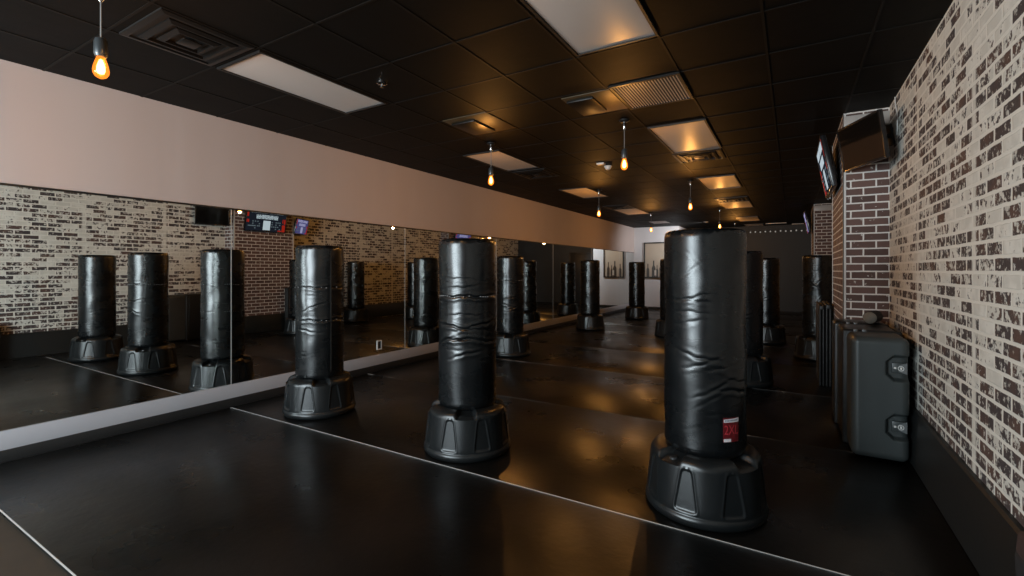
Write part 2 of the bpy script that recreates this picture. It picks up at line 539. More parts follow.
for i in range(0, 9):
    w = (0.004, 0.0038, 0.007, 0.008, 0.010, 0.011, 0.012, 0.012, 0.012)[i]
    o = MB().box(XL + 0.03, 0.44 if i else 0.79, MY[i] - w, MY[i] + w, 0.0, 0.0012).build('seam_tape', M['tape'] if i < 2 else M['tape_worn'], smooth=False)
    lab = ['thin pale tape along the near edge of the mats, lower left', 'thin pale tape running across the floor by the three front bags',
           'scuffed tape on the first seam behind the three front bags', 'scuffed tape on the second seam behind the front bags',
           'scuffed tape on the third seam behind the front bags', 'scuffed tape on the fourth seam behind the front bags',
           'scuffed tape on the fifth seam behind the front bags', 'scuffed tape on the sixth seam behind the front bags',
           'scuffed tape on the last seam before the far wall'][i]
    tag(o, lab, 'tape', 'tape over the mat seams')

# ------------------------------------------------------------------ mirrors
SEAM = [-2.55, 0.15, 2.87, 5.59, 8.31, 11.03, 13.75, 16.47, 18.28]
mlab = ['mirror panel at the left edge of the photo, nearest the camera', 'mirror panel behind the front left bag, showing the lit screens',
        'mirror panel behind the tall middle bag, with a low outlet in the one before it', 'mirror panel just beyond the second bag along the mirror wall',
        'mirror panel beside the third bag along the mirror wall', 'next to last mirror panel before the white far wall',
        'last mirror panel, meeting the white far wall']
for i in range(1, 8):
    r = empty('wall_mirror', (XL, SEAM[i], 0.246), mlab[i - 1], 'mirror', 'mirror panels along the left wall')
    ln = SEAM[i + 1] - SEAM[i]
    MB().box(-0.01, 0.0, 0.004, ln - 0.004, 0.001, 1.943).build('mirror_glass', M['mirror'], r, smooth=False)
    MB().box(-0.011, 0.003, -0.0035, 0.0035, 0.001, 1.943).build('edge_strip', M['mirror_edge'], r, smooth=False)

# outlet low on the second mirror panel
o = empty('wall_outlet', (XL + 0.001, 5.04, 0.386), 'small white framed electrical outlet low on the mirror', 'outlet')
f = MB()
f.box(0, 0.008, -0.045, -0.032, -0.07, 0.07).box(0, 0.008, 0.032, 0.045, -0.07, 0.07).box(0, 0.008, -0.032, 0.032, 0.055, 0.07).box(0, 0.008, -0.032, 0.032, -0.07, -0.055)
f.build('cover_plate', M['white_plastic'], o, smooth=False)
MB().box(0, 0.005, -0.031, 0.031, -0.054, 0.054, 0.002).build('socket_face', M['black'], o)

# ------------------------------------------------------------------ freestanding punching bags
def wrap(a):
    return (a + PI) % (2 * PI) - PI

def sstep(x, a, b):
    t = max(0.0, min(1.0, (x - a) / (b - a)))
    return t * t * (3 - 2 * t)

def base_mesh():
    prof = [(0.0, 0.004), (0.33, 0.0), (0.348, 0.008), (0.360, 0.024), (0.364, 0.042), (0.362, 0.058), (0.355, 0.068), (0.351, 0.076)]
    z = 0.084
    while z < 0.352:
        prof.append((0.352 - (z - 0.08) * 0.092, z)); z += 0.0075
    prof += [(0.3245, 0.362), (0.319, 0.376), (0.308, 0.389), (0.291, 0.399), (0.268, 0.405), (0.238, 0.407), (0.205, 0.403), (0.18, 0.395), (0.15, 0.380), (0.0, 0.378)]
    def fn(t, r, z):
        k = wrap((t) * 8) / 8.0                 # angle from the nearest panel
        if 0.06 < z < 0.37 and r > 0.25:
            hw = 0.205 - (z - 0.08) / 0.27 * 0.105
            d_ang = (hw - abs(k)) * r             # metres inside the panel edge
            d = -0.010 * math.log(math.exp(-d_ang / 0.010) + math.exp(-(z - 0.088) / 0.010) + math.exp(-(0.345 - z) / 0.010))
            rim = math.exp(-((d + 0.003) / 0.006) ** 2)
            r = r - 0.006 * sstep(d, -0.001, 0.009) + 0.0022 * rim
            # panels sit on flatter facets
            r *= 1.0 - 0.010 * math.cos(k * 8) * sstep(z, 0.05, 0.12)
        # scooped recesses round the shoulder
        k4 = wrap((t - PI / 8) * 4) / 4.0
        if z > 0.33 and r > 0.19:
            w = sstep(0.30 - abs(k4), 0.0, 0.10)
            zz = sstep(z, 0.345, 0.385)
            z = z - 0.040 * w * zz * sstep(r, 0.19, 0.235)
        return r, z
    mb = MB().lathe(prof, 448, fn=fn)
    o = mb.build('base', M['base_plastic'], angle=50)
    return o
BASE = base_mesh()

def cover_obj(R, ztop, creases, seed, rings, parent, K=0.5):
    rnd = random.Random(seed)
    zb = 0.366
    cr = list(creases)
    for k in range(16):                            # small random puckers
        cr.append((rnd.uniform(0.55, ztop - 0.15), rnd.uniform(-PI, PI), rnd.uniform(0.25, 0.7), rnd.uniform(0.0008, 0.0022), rnd.uniform(-0.06, 0.06)))
    ph = [rnd.uniform(0, 6.28) for _ in range(8)]
    prof = [(0.0, zb + 0.012), (R * 0.55, zb + 0.006), (R - 0.05, zb + 0.002), (R - 0.028, zb + 0.008), (R - 0.010, zb + 0.024), (R - 0.003, zb + 0.045)]
    z0, z1 = zb + 0.06, ztop - 0.05
    for i in range(rings):
        prof.append((R, z0 + (z1 - z0) * i / (rings - 1)))
    prof += [(R - 0.001, ztop - 0.038), (R - 0.005, ztop - 0.022), (R - 0.014, ztop - 0.009), (R - 0.030, ztop - 0.002), (R - 0.05, ztop), (R * 0.6, ztop - 0.006), (0.0, ztop - 0.008)]
    H = ztop - zb
    def fn(t, r, z):
        if r < R - 0.04:
            return r, z
        f = (z - zb) / H
        d = 0.0012 * math.sin(2 * t + ph[0] + 2.0 * f) * math.sin(3.2 * f * PI + ph[1]) + 0.0009 * math.sin(3 * t + ph[2]) * math.sin(7 * f * PI + ph[3])
        d += 0.0012 * math.sin(5 * t + ph[4] + 4 * math.sin(9 * f + ph[5]))
        # slack middle, filled ends
        d -= 0.004 * math.exp(-((f - 0.62) / 0.12) ** 2)
        for (zc, tc, hw, dep, slope) in cr:
            dt = wrap(t - tc)
            if abs(dt) > hw * 2.4:
                continue
            w = math.exp(-(dt / hw) ** 2)
            c = zc + slope * dt + 0.006 * math.sin(6 * t + zc * 40) + 0.003 * math.sin(17 * t + zc * 90)
            e = z - c
            if abs(e) > 0.07:
                continue
            d += w * dep * K * (-1.25 * math.exp(-(e / 0.0075) ** 2) + 0.75 * math.exp(-((e - 0.021) / 0.013) ** 2) + 0.55 * math.exp(-((e + 0.022) / 0.014) ** 2))
        # puckers where the top is tucked in
        tp = sstep(z, ztop - 0.045, ztop - 0.008)
        d += tp * 0.0035 * math.sin(23 * t + 3 * math.sin(5 * t + ph[6]))
        return r + d, z
    mb = MB().lathe(prof, 128 if rings > 120 else 96, fn=fn)
    return mb.build('cover', M['vinyl'], parent, angle=60)

def text_mesh(s, size):
    cu = bpy.data.curves.new('txt', 'FONT'); cu.body = s; cu.size = size; cu.extrude = 0.0; cu.resolution_u = 3
    cu.align_x = 'CENTER'; cu.align_y = 'CENTER'
    to = bpy.data.objects.new('txt', cu); COL.objects.link(to)
    bpy.context.view_layer.update()
    me = bpy.data.meshes.new_from_object(to.evaluated_get(bpy.context.evaluated_depsgraph_get()))
    bpy.data.objects.remove(to)
    return me

def punching_bag(x, y, label, phase=0.0, R=0.242, ztop=1.765, creases=(), seed=1, rings=90, seam_az=None, stitch=None, K=0.4, first=[True]):
    r = empty('punching_bag', (x, y, 0.0), label, 'punching bag', 'free-standing punching bags', )
    if first[0]:
        b = BASE; first[0] = False
    else:
        b = BASE.copy(); COL.objects.link(b)
    b.parent = r; b.rotation_euler = (0, 0, math.radians(phase))
    if R > 0.24:
        b.scale = (1.01, 1.01, 0.96)
    else:
        b.scale = (1.0, 1.0, 0.97)
    cover_obj(R, ztop, creases, seed, rings, r, K)
    MB().lathe([(0.0, 0.360), (0.165, 0.360), (0.168, 0.366), (0.172, 0.374), (0.0, 0.376)], 48).build('collar', M['collar'], r)
    # filler cap in one of the shoulder recesses
    a = math.radians(phase + 22.5 + 180)
    c = MB().lathe([(0.0, 0.016), (0.020, 0.016), (0.025, 0.012), (0.026, 0.0), (0.0, 0.0)], 20)
    c.build('filler_cap', M['cap'], r, loc=(0.272 * math.cos(a), 0.272 * math.sin(a), 0.342))
    if seam_az is not None:
        s = MB()
        az = math.radians(seam_az)
        n = 24; rows = []
        bm = s.bm
        for k in range(n + 1):
            z = 0.47 + (ztop - 0.06 - 0.47) * k / n
            row = []
            for da in (-0.030, 0.030):
                row.append(bm.verts.new(((R + 0.0045) * math.cos(az + da), (R + 0.0045) * math.sin(az + da), z)))
            for da in (0.030, -0.030):
                row.append(bm.verts.new(((R - 0.012) * math.cos(az + da), (R - 0.012) * math.sin(az + da), z)))
            rows.append(row)
        for q, w in zip(rows[:-1], rows[1:]):
            for k in range(4):
                bm.faces.new((q[k], q[(k + 1) % 4], w[(k + 1) % 4], w[k]))
        bm.faces.new(rows[0]); bm.faces.new(rows[-1][::-1])
        s.build('seam_strip', M['seam'], r)
    for st_ in ([] if stitch is None else stitch):
        s = MB()
        rnd = random.Random(seed + 7)
        for k in range(64):
            if rnd.random() < 0.45:
                continue
            t = 2 * PI * k / 64
            zz = st_ + 0.005 * math.sin(6 * t) + 0.003
            mt = Matrix.Translation(((R + 0.001) * math.cos(t), (R + 0.001) * math.sin(t), zz)) @ Matrix.Rotation(t, 4, 'Z')
            ln = rnd.uniform(0.002, 0.006)
            s.box(-0.006, 0.003, -ln, ln, -0.0018, 0.0018, mat=mt)
        o = s.build('stitching', M['stitch'], r, smooth=False)
        o['kind'] = 'stuff'
    return r

def az(x, y, deg):
    """azimuth of the side turned towards the camera, plus deg to its right"""
    return math.atan2(-y, -x) + math.radians(deg)

# front row, right / middle / left
xa, ya = -0.488, 3.25
A = az(xa, ya, 0)
bagA = punching_bag(xa, ya, 'nearest and largest black punching bag, with a red and white label low on its side', 36, R=0.246, ztop=1.77, seed=11, rings=230, K=0.25,
    creases=[(1.345, A - 0.35, 0.55, 0.006, 0.04), (1.325, A - 0.1, 0.35, 0.005, -0.05), (1.255, A - 0.3, 0.6, 0.004, 0.0), (1.20, A - 0.35, 0.35, 0.004, 0.03),
             (0.985, A - 0.05, 0.55, 0.010, -0.05), (0.955, A + 0.0, 0.42, 0.008, 0.10), (0.93, A + 0.5, 0.6, 0.006, 0.02),
             (0.80, A + 0.25, 0.42, 0.011, 0.12), (0.785, A + 0.75, 0.5, 0.012, -0.02), (0.845, A + 0.9, 0.4, 0.008, -0.06), (0.745, A + 0.2, 0.4, 0.005, 0.18),
             (1.51, A - 0.35, 0.2, 0.004, 0.15), (1.60, A - 0.30, 0.2, 0.003, -0.2)])
# the label, curved round the bag
la = A + math.radians(37)
def curved(name, u0, u1, v0, v1, mat, parent, lift, skew=0.0):
    s = MB(); bm = s.bm; n = 10; rr = 0.246 + 0.004 + lift
    g = []
    for k in range(n + 1):
        u = u0 + (u1 - u0) * k / n
        t = la + u / 0.246
        g.append([bm.verts.new((q * math.cos(t), q * math.sin(t), z)) for q, z in ((rr, v0 + skew * 0), (rr, v1 + skew * k / n), (rr - 0.02, v1 + skew * k / n), (rr - 0.02, v0))])
    for q, w in zip(g[:-1], g[1:]):
        for k in range(4):
            bm.faces.new((q[k], w[k], w[(k + 1) % 4], q[(k + 1) % 4]))
    bm.faces.new(g[0]); bm.faces.new(g[-1][::-1])
    return s.build(name, mat, parent)
lb = curved('label', -0.052, 0.052, 0.488, 0.632, M['label_red'], bagA, 0.0)
lb['label'] = 'red label with 2XL printed on it'
curved('brand_strip', -0.050, 0.052, 0.606, 0.624, M['label_white'], lb, 0.0008, 0.006)
curved('note_strip', -0.050, -0.004, 0.490, 0.508, M['label_white'], lb, 0.0008)
me = text_mesh('2XL', 0.072)
for v in me.vertices:
    u, w = v.co.x * 0.80, v.co.y
    t = la + u / 0.246
    v.co = ((0.246 + 0.0052) * math.cos(t), (0.246 + 0.0052) * math.sin(t), 0.558 + w * 1.1)
me.materials.append(M['label_text'])
to = bpy.data.objects.new('label_print', me); COL.objects.link(to); to.parent = lb
s = MB()
for k in range(9):                                  # small print on the white strip, too fine to read
    u = -0.040 + k * 0.0095
    t = la + u / 0.246
    mt = Matrix.Translation(((0.2515) * math.cos(t), (0.2515) * math.sin(t), 0.616 + 0.003 * k / 9)) @ Matrix.Rotation(t, 4, 'Z')
    s.box(-0.001, 0.0004, -0.0028, 0.0028, -0.0048, 0.0048, mat=mt)
s.build('fine_print', M['label_grey'], lb, smooth=False)

xb, yb = -2.383, 3.25
B = az(xb, yb, 0)
punching_bag(xb, yb, 'middle black punching bag of the front row, creased and stitched round its upper half', 11, R=0.244, ztop=1.775, seed=23, rings=230, stitch=[1.298], K=0.5,
    creases=[(1.298, B - 0.3, 1.2, 0.007, 0.0), (1.298, B + 0.9, 1.0, 0.007, 0.0), (1.375, B - 0.2, 0.9, 0.003, 0.02), (1.44, B - 0.1, 0.8, 0.0025, -0.02),
             (1.055, B - 0.5, 0.7, 0.009, -0.03), (1.075, B + 0.6, 0.8, 0.008, 0.05), (0.955, B - 0.35, 0.45, 0.013, 0.0), (0.93, B - 0.9, 0.5, 0.010, 0.1),
             (0.93, B + 0.8, 0.7, 0.007, -0.03), (0.83, B - 0.1, 0.5, 0.007, 0.06), (1.15, B - 0.2, 0.6, 0.003, 0.0)])
xc_, yc_ = -4.375, 3.285
Cz = az(xc_, yc_, 0)
punching_bag(xc_, yc_, 'left black punching bag of the front row, closest to the mirror', 33, R=0.243, ztop=1.775, seed=37, rings=200,
    seam_az=math.degrees(Cz) + 26, stitch=[1.33, 0.99],
    creases=[(0.99, Cz - 0.2, 1.1, 0.006, 0.0), (0.99, Cz + 0.9, 0.9, 0.006, 0.0), (1.33, Cz - 0.1, 1.0, 0.005, 0.0), (1.33, Cz + 1.0, 0.9, 0.005, 0.0), (1.13, Cz - 0.3, 0.4, 0.005, 0.1), (0.88, Cz - 0.4, 0.5, 0.005, -0.03)])
xd, yd = -4.35, 7.22
D = az(xd, yd, 0)
punching_bag(xd, yd, 'second black punching bag along the mirror, just right of the middle bag', 5, seed=41, rings=140, stitch=[1.33],
    creases=[(1.32, D, 1.0, 0.005, 0.0), (1.02, D - 0.2, 0.7, 0.010, 0.05), (0.90, D - 0.2, 0.6, 0.012, -0.06), (0.85, D + 0.2, 0.5, 0.012, 0.1), (0.79, D - 0.1, 0.5, 0.009, 0.0)])
xe, ye = -4.43, 11.32
E_ = az(xe, ye, 0)
punching_bag(xe, ye, 'third black punching bag along the mirror, left of the bag by the white wall', 20, seed=53, rings=110,
    creases=[(0.95, E_ + 0.1, 0.5, 0.012, 0.1), (0.88, E_ - 0.3, 0.6, 0.010, -0.1), (1.25, E_, 0.8, 0.005, 0)])
punching_bag(-4.17, 14.6, 'farthest black punching bag, in front of the white wall', 40, seed=61, rings=90, creases=[(0.95, -1.2, 0.6, 0.01, 0.1)])
punching_bag(-2.37, 11.05, 'black punching bag mostly hidden behind the left edge of the nearest bag', 12, seed=67, rings=90)
punching_bag(-0.57, 7.05, 'black punching bag half hidden behind the right edge of the nearest bag', 30, seed=71, rings=120, creases=[(0.9, -1.5, 0.7, 0.008, 0.1)])
punching_bag(-0.46, 11.15, 'slim looking black punching bag in front of the charcoal wall', 8, seed=79, rings=90,
    creases=[(0.9, -1.9, 0.5, 0.011, 0.1), (1.15, -1.8, 0.5, 0.01, -0.1)])
J = az(0.39, 9.54, 0)
punching_bag(0.39, 9.54, 'black punching bag with bunched cover, close to the dark brick pillar', 18, seed=83, rings=130,
    creases=[(1.30, J - 0.1, 0.45, 0.010, 0.25), (1.22, J - 0.1, 0.4, 0.009, -0.2), (1.0, J - 0.05, 0.35, 0.014, 0.3), (0.93, J - 0.1, 0.35, 0.016, -0.3), (0.87, J, 0.35, 0.015, 0.3), (0.80, J, 0.3, 0.012, -0.25), (0.98, J - 0.8, 0.5, 0.01, 0.0)])

# ------------------------------------------------------------------ pendant lamps
def make_pendant():
    r = empty('pendant_lamp', (0, 0, CEIL), '', 'lamp')
    MB().lathe([(0.0, 0.0), (0.055, 0.0), (0.055, -0.012), (0.046, -0.020), (0.020, -0.024), (0.0, -0.024)], 24).build('canopy', M['frame_black'], r)
    MB().lathe([(0.0, -0.022), (0.017, -0.022), (0.019, -0.055), (0.015, -0.10), (0.006, -0.112), (0.0, -0.112)], 16).build('cord_grip', M['chrome'], r)
    MB().tube([(0, 0, -0.10), (0.001, 0, -0.2), (0, 0, -0.33)], 0.0042, 8).build('cord', M['cord'], r)
    MB().lathe([(0.0, -0.312), (0.012, -0.314), (0.026, -0.322), (0.032, -0.336), (0.033, -0.41), (0.029, -0.418), (0.027, -0.425), (0.0, -0.426)], 24).build('lamp_socket', M['socket'], r)
    def sc(pr):
        return [(q * 0.80, -0.420 + (z + 0.420) * 0.86) for q, z in pr]
    b = MB().lathe(sc([(0.022, -0.420), (0.026, -0.432), (0.034, -0.455), (0.043, -0.485), (0.048, -0.513), (0.046, -0.535), (0.034, -0.556), (0.018, -0.566), (0.006, -0.570), (0.0, -0.573)]), 24).build('bulb', M['bulb'], r)
    MB().lathe(sc([(0.0, -0.438), (0.010, -0.446), (0.017, -0.465), (0.024, -0.492), (0.025, -0.515), (0.018, -0.535), (0.0, -0.542)]), 16).build('filament', M['filament'], b)
    return r
def copy_tree(o, parent=None):
    c = o.copy(); COL.objects.link(c)
    if parent is not None:
        c.parent = parent
    for ch in list(o.children):
        copy_tree(ch, c)
    return c
PEND = [(-3.40, 1.10, 'large hanging bare bulb at upper left, nearest the mirror wall'),
        (-3.35, 5.08, 'hanging bare bulb over the middle bag, left column, second along'),
        (-1.58, 5.05, 'hanging bare bulb just beyond the pale slatted ceiling grille'),
        (-3.41, 9.20, 'hanging bare bulb in front of the pale soffit, third along the left column'),
        (-1.60, 9.06, 'hanging bare bulb above the left part of the nearest bag'),
        (-3.49, 13.68, 'small far hanging bulb in front of the white wall'),
        (-1.655, 13.58, 'hanging bulb mostly hidden behind the top of the nearest bag'),
        (-1.68, 17.72, 'farthest hanging bulb of the right column, only its ceiling cap showing'),
        (-1.60, 1.10, 'hanging bulb just out of the frame above, nearest the camera')]
P0 = make_pendant()
for i, (x, y, lab) in enumerate(PEND):
    o = P0 if i == 0 else copy_tree(P0)
    o.location = (x, y, CEIL)
    tag(o, lab, 'lamp', 'bare bulb pendants in two rows')
    ld = bpy.data.lights.new('bulb_light', 'POINT')
    ld.energy = 26.0; ld.color = (1.0, 0.56, 0.20); ld.shadow_soft_size = 0.022
    lo = bpy.data.objects.new('bulb_light', ld); COL.objects.link(lo)
    lo.location = (x, y, CEIL - 0.535)

# ------------------------------------------------------------------ ceiling lights, vents
def ceiling_light(x0, x1, y0, y1, lab, sag=0.0):
    r = empty('ceiling_light', ((x0 + x1) / 2, (y0 + y1) / 2, CEIL), lab, 'ceiling light', 'unlit panel lights in the black ceiling')
    w, d = (x1 - x0) / 2, (y1 - y0) / 2
    f = MB(); t = 0.018
    f.box(-w, -w + t, -d, d, -0.008, 0.010).box(w - t, w, -d, d, -0.008, 0.010).box(-w + t, w - t, -d, -d + t, -0.008, 0.010).box(-w + t, w - t, d - t, d, -0.008, 0.010)
    f.build('frame', M['frame_black'], r, smooth=False)
    s = MB(); bm = s.bm; n, k = 10, 16
    gr = []
    for i in range(n + 1):
        row = []
        for j in range(k + 1):
            u, v = -1 + 2 * i / n, -1 + 2 * j / k
            row.append(bm.verts.new((u * (w - t), v * (d - t), 0.004 - sag * (1 - u * u) * (1 - v * v))))
        gr.append(row)
    for i in range(n):
        for j in range(k):
            bm.faces.new((gr[i][j], gr[i][j + 1], gr[i + 1][j + 1], gr[i + 1][j]))
    s.build('diffuser', M['diffuser'], r)
    return r
ceiling_light(-1.42, -0.80, 2.04, 3.345, 'large pale panel light at the top edge of the photo, nearest the camera', 0.02)
ceiling_light(-4.03, -3.43, 2.05, 3.34, 'long pale panel light at upper left beside the black square vent', 0.01)
ceiling_light(-4.07, -3.46, 5.44, 6.66, 'pale panel light behind the left column second bulb', 0.012)
ceiling_light(-1.44, -0.81, 5.47, 6.86, 'pale panel light beyond the slatted grille on the right side', 0.012)
ceiling_light(-4.11, -3.51, 8.77, 10.10, 'third pale panel light along the mirror side', 0.01)
ceiling_light(-1.48, -0.85, 8.92, 10.33, 'third pale panel light on the right side, above the nearest bag', 0.012)
ceiling_light(-4.21, -3.55, 12.35, 13.83, 'fourth pale panel light along the mirror side', 0.01)
ceiling_light(-1.55, -0.86, 12.42, 13.76, 'fourth pale panel light on the right side, next to a black vent', 0.01)
ceiling_light(-4.22, -3.62, 16.0, 17.0, 'last pale panel light on the mirror side, close to the white wall', 0.01)
ceiling_light(-1.52, -0.90, 16.15, 17.6, 'fifth pale panel light on the right side, small and far', 0.01)
ceiling_light(-1.50, -0.88, 18.9, 19.6, 'last pale panel light, right against the charcoal wall', 0.01)

def square_vent(x0, x1, y0, y1, lab):
    cx, cy = (x0 + x1) / 2, (y0 + y1) / 2
    r = empty('ceiling_vent', (cx, cy, CEIL), lab, 'vent', 'black square ceiling vents')
    w, d = (x1 - x0) / 2, (y1 - y0) / 2
    MB().box(-w, w, -d, d, 0.0, 0.011).build('back_plate', M['black'], r, smooth=False)
    for q, (s, z) in enumerate(((1.0, -0.012), (0.74, -0.022), (0.48, -0.026))):
        # sloping square ring
        b = MB(); bm = b.bm
        rings = []
        for (k, zz) in ((s, 0.0), (s, z * 0.5), (s - 0.10, z), (s - 0.13, z), (s - 0.13, 0.0)):
            rings.append([bm.verts.new((a * w * k, c * d * k, zz)) for a, c in ((-1, -1), (1, -1), (1, 1), (-1, 1))])
        for u, v in zip(rings[:-1], rings[1:]):
            for k in range(4):
                bm.faces.new((u[k], u[(k + 1) % 4], v[(k + 1) % 4], v[k]))
        b.build('vent_ring', M['vent_black'], r, smooth=False)
    MB().box(-w * 0.20, w * 0.20, -d * 0.20, d * 0.20, -0.028, -0.018, 0.003).build('centre_plate', M['vent_black'], r)
square_vent(-4.02, -3.40, 1.40, 2.0, 'black square vent at upper left beside the large bulb')
square_vent(-1.47, -0.83, 6.90, 7.52, 'black square vent against the far edge of the second right panel light')
square_vent(-4.06, -3.45, 6.80, 7.45, 'black square vent beyond the left panel light behind the second bulb')
square_vent(-1.55, -0.86, 11.70, 12.38, 'black square vent in front of the fourth right panel light')
square_vent(-4.21, -3.56, 11.65, 12.30, 'black square vent in front of the fourth mirror side panel light')

# slatted return grille
r = empty('ceiling_grille', (-1.11, 4.40, CEIL), 'pale slatted square grille in the black ceiling', 'vent')
w, d = 0.305, 0.335
f = MB()
f.box(-w, -w + 0.025, -d, d, -0.010, 0.010).box(w - 0.025, w, -d, d, -0.010, 0.010).box(-w + 0.025, w - 0.025, -d, -d + 0.025, -0.010, 0.010).box(-w + 0.025, w - 0.025, d - 0.025, d, -0.010, 0.010)
f.build('frame', M['vent_black'], r, smooth=False)
MB().box(-w + 0.02, w - 0.02, -d + 0.02, d - 0.02, 0.006, 0.011).build('back_plate', M['black'], r, smooth=False)
ns = 22
for k in range(ns):
    x = -w + 0.035 + (2 * w - 0.07) * k / (ns - 1)
    MB().box(-0.0046, 0.0046, -d + 0.025, d - 0.025, -0.0012, 0.0012).build('slat', M['vent_grey'], r, smooth=False, loc=(x, 0, -0.004), rot=(0, math.radians(8), 0))

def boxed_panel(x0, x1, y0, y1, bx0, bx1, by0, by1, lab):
    r = empty('ceiling_box', ((x0 + x1) / 2, (y0 + y1) / 2, CEIL), lab, 'ceiling panel', 'ceiling tiles tinted for bulb light, with a black box')
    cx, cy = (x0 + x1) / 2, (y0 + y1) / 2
    MB().box(x0 - cx, x1 - cx, y0 - cy, y1 - cy, -0.001, 0.011, 0.002).build('panel', M['tile_baked_light'], r)  # bronze tint paints in the pendants' light on this tile
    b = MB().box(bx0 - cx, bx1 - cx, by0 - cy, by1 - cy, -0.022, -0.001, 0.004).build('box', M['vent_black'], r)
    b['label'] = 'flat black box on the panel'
boxed_panel(-3.32, -2.74, 4.06, 4.69, -3.29, -2.98, 4.18, 4.61, 'ceiling tile tinted bronze for bulb light, with a flat black box, above the second left bulb')
boxed_panel(-1.91, -1.43, 4.12, 4.70, -1.89, -1.62, 4.20, 4.60, 'ceiling tile tinted bronze for bulb light, with a flat black box, beside the slatted grille')

# small ceiling fixtures
def smoke(x, y, lab, plate=True):
    r = empty('smoke_detector', (x, y, CEIL), lab, 'smoke detector', 'small white ceiling domes')
    MB().lathe([(0.0, 0.0), (0.062, 0.0), (0.062, -0.014), (0.056, -0.022), (0.0, -0.022)], 28).build('mounting_ring', M['white_plastic'], r)
    MB().lathe([(0.050, -0.022), (0.050, -0.032), (0.040, -0.050), (0.024, -0.060), (0.0, -0.064)], 28).build('dome', M['white_plastic'], r)
smoke(-2.50, 7.15, 'small white domed fixture on the ceiling left of the middle bulb')
r = empty('ceiling_spotlight', (-2.53, 17.2, CEIL), 'tiny pale round ceiling spotlight far away above the nearest bag', 'spotlight')
MB().lathe([(0.0, 0.010), (0.075, 0.010), (0.075, -0.006), (0.060, -0.012), (0.050, 0.004), (0.0, 0.004)], 28).build('trim_ring', M['white_plastic'], r)
MB().lathe([(0.0, 0.002), (0.044, 0.002), (0.038, -0.020), (0.0, -0.030)], 20).build('lens', M['white_plastic'], r)
ld = bpy.data.lights.new('spot_light', 'SPOT'); ld.energy = 190.0; ld.color = (0.95, 0.97, 1.0); ld.shadow_soft_size = 0.04
ld.spot_size = math.radians(120); ld.spot_blend = 1.0
lo = bpy.data.objects.new('spot_light', ld); COL.objects.link(lo)
lo.location = (-2.53, 17.2, CEIL - 0.06)
lo.rotation_euler = (Vector((-4.9, 18.3, 1.6)) - lo.location).to_track_quat('-Z', 'Y').to_euler()
o = MB().box(-2.60, -2.48, 6.90, 6.98, CEIL - 0.016, CEIL + 0.010, 0.004).build('junction_plate', M['white_plastic'])
tag(o, 'small flat white plate on the ceiling beside the white dome', 'plate')
def sprinkler(x, y, lab):
    r = empty('sprinkler_head', (x, y, CEIL), lab, 'sprinkler', 'sprinkler heads')
    MB().lathe([(0.0, 0.010), (0.045, 0.010), (0.045, -0.004), (0.030, -0.012), (0.0, -0.012)], 24).build('cover_ring', M['chrome'], r)
    MB().lathe([(0.0, -0.012), (0.010, -0.012), (0.008, -0.035), (0.020, -0.037), (0.020, -0.041), (0.0, -0.041)], 12).build('nozzle', M['chrome'], r)
sprinkler(-3.10, 2.96, 'sprinkler head in the black ceiling beside the long left panel light')
sprinkler(-2.21, 17.9, 'far sprinkler head on the ceiling above the nearest bag')

# thin pale strips at the far end of the ceiling
for x0, x1, y, lab in ((-0.80, -0.16, 18.95, 'longer thin pale strip on the ceiling before the charcoal wall'), (0.0, 0.36, 19.6, 'shorter thin pale strip on the ceiling, nearer the right wall')):
    r = empty('strip_vent', ((x0 + x1) / 2, y, CEIL), lab, 'strip vent', 'thin ceiling strips')
    w = (x1 - x0) / 2
    MB().box(-w, w, -0.05, 0.05, -0.012, 0.010, 0.003).build('strip_body', M['white_plastic'], r)
    MB().box(-w + 0.02, w - 0.02, -0.012, 0.012, -0.015, -0.011).build('slot', M['black'], r, smooth=False)

# row of small lamps along the top of the charcoal wall
r = empty('string_lights', (-1.4, YF - 0.006, 2.95), 'row of tiny white lamps along the top of the charcoal wall', 'string lights')
MB().tube([(-1.6 + k * 0.1, 0, 0.02 - 0.012 * math.sin(k * PI / 2) ** 2) for k in range(38)], 0.006, 6).build('wire', M['black'], r)
for k in range(13):
    MB().lathe([(0.0, 0.032), (0.018, 0.028), (0.026, 0.008), (0.022, -0.012), (0.0, -0.024)], 10).build('lamp', M['dot'], r, loc=(0.05 + k * 0.165, -0.020, -0.012 + 0.010 * math.sin(k * 2.3)))

# ------------------------------------------------------------------ framed pictures on the white wall
r = empty('framed_poster', (-4.52, YW, 1.21), 'tall black framed beige poster with dark bottle shapes on the white wall', 'poster')
f = MB(); W, Hh, t = 0.42, 1.37, 0.045
f.box(-W, -W + t, -0.035, 0, 0, Hh).box(W - t, W, -0.035, 0, 0, Hh).box(-W + t, W - t, -0.035, 0, 0, t).box(-W + t, W - t, -0.035, 0, Hh - t, Hh)
f.build('frame', M['frame_black'], r, smooth=False)
M['poster'] = principled('poster paper', (0.50, 0.42, 0.33), 0.3, var=0.12, vscale=2.0, spec=0.6)
M['poster_fig'] = principled('poster print', (0.045, 0.040, 0.036), 0.35, spec=0.6)
M['poster_pale'] = principled('poster pale print', (0.66, 0.62, 0.55), 0.35)
pp = MB().box(-W + t, W - t, -0.014, -0.004, t, Hh - t).build('poster_sheet', M['poster'], r, smooth=False)
for (x, h, wd) in ((-0.27, 0.50, 0.055), (-0.05, 0.62, 0.07), (0.08, 0.45, 0.045), (0.22, 0.58, 0.055)):
    poly = [(x - wd, t), (x + wd, t), (x + wd, t + h * 0.55), (x + wd * 0.35, t + h * 0.72), (x + wd * 0.35, t + h), (x - wd * 0.35, t + h), (x - wd * 0.35, t + h * 0.72), (x - wd, t + h * 0.55)]
    MB().prism(poly, -0.016, -0.013).build('bottle_print', M['poster_fig'], pp, smooth=False)
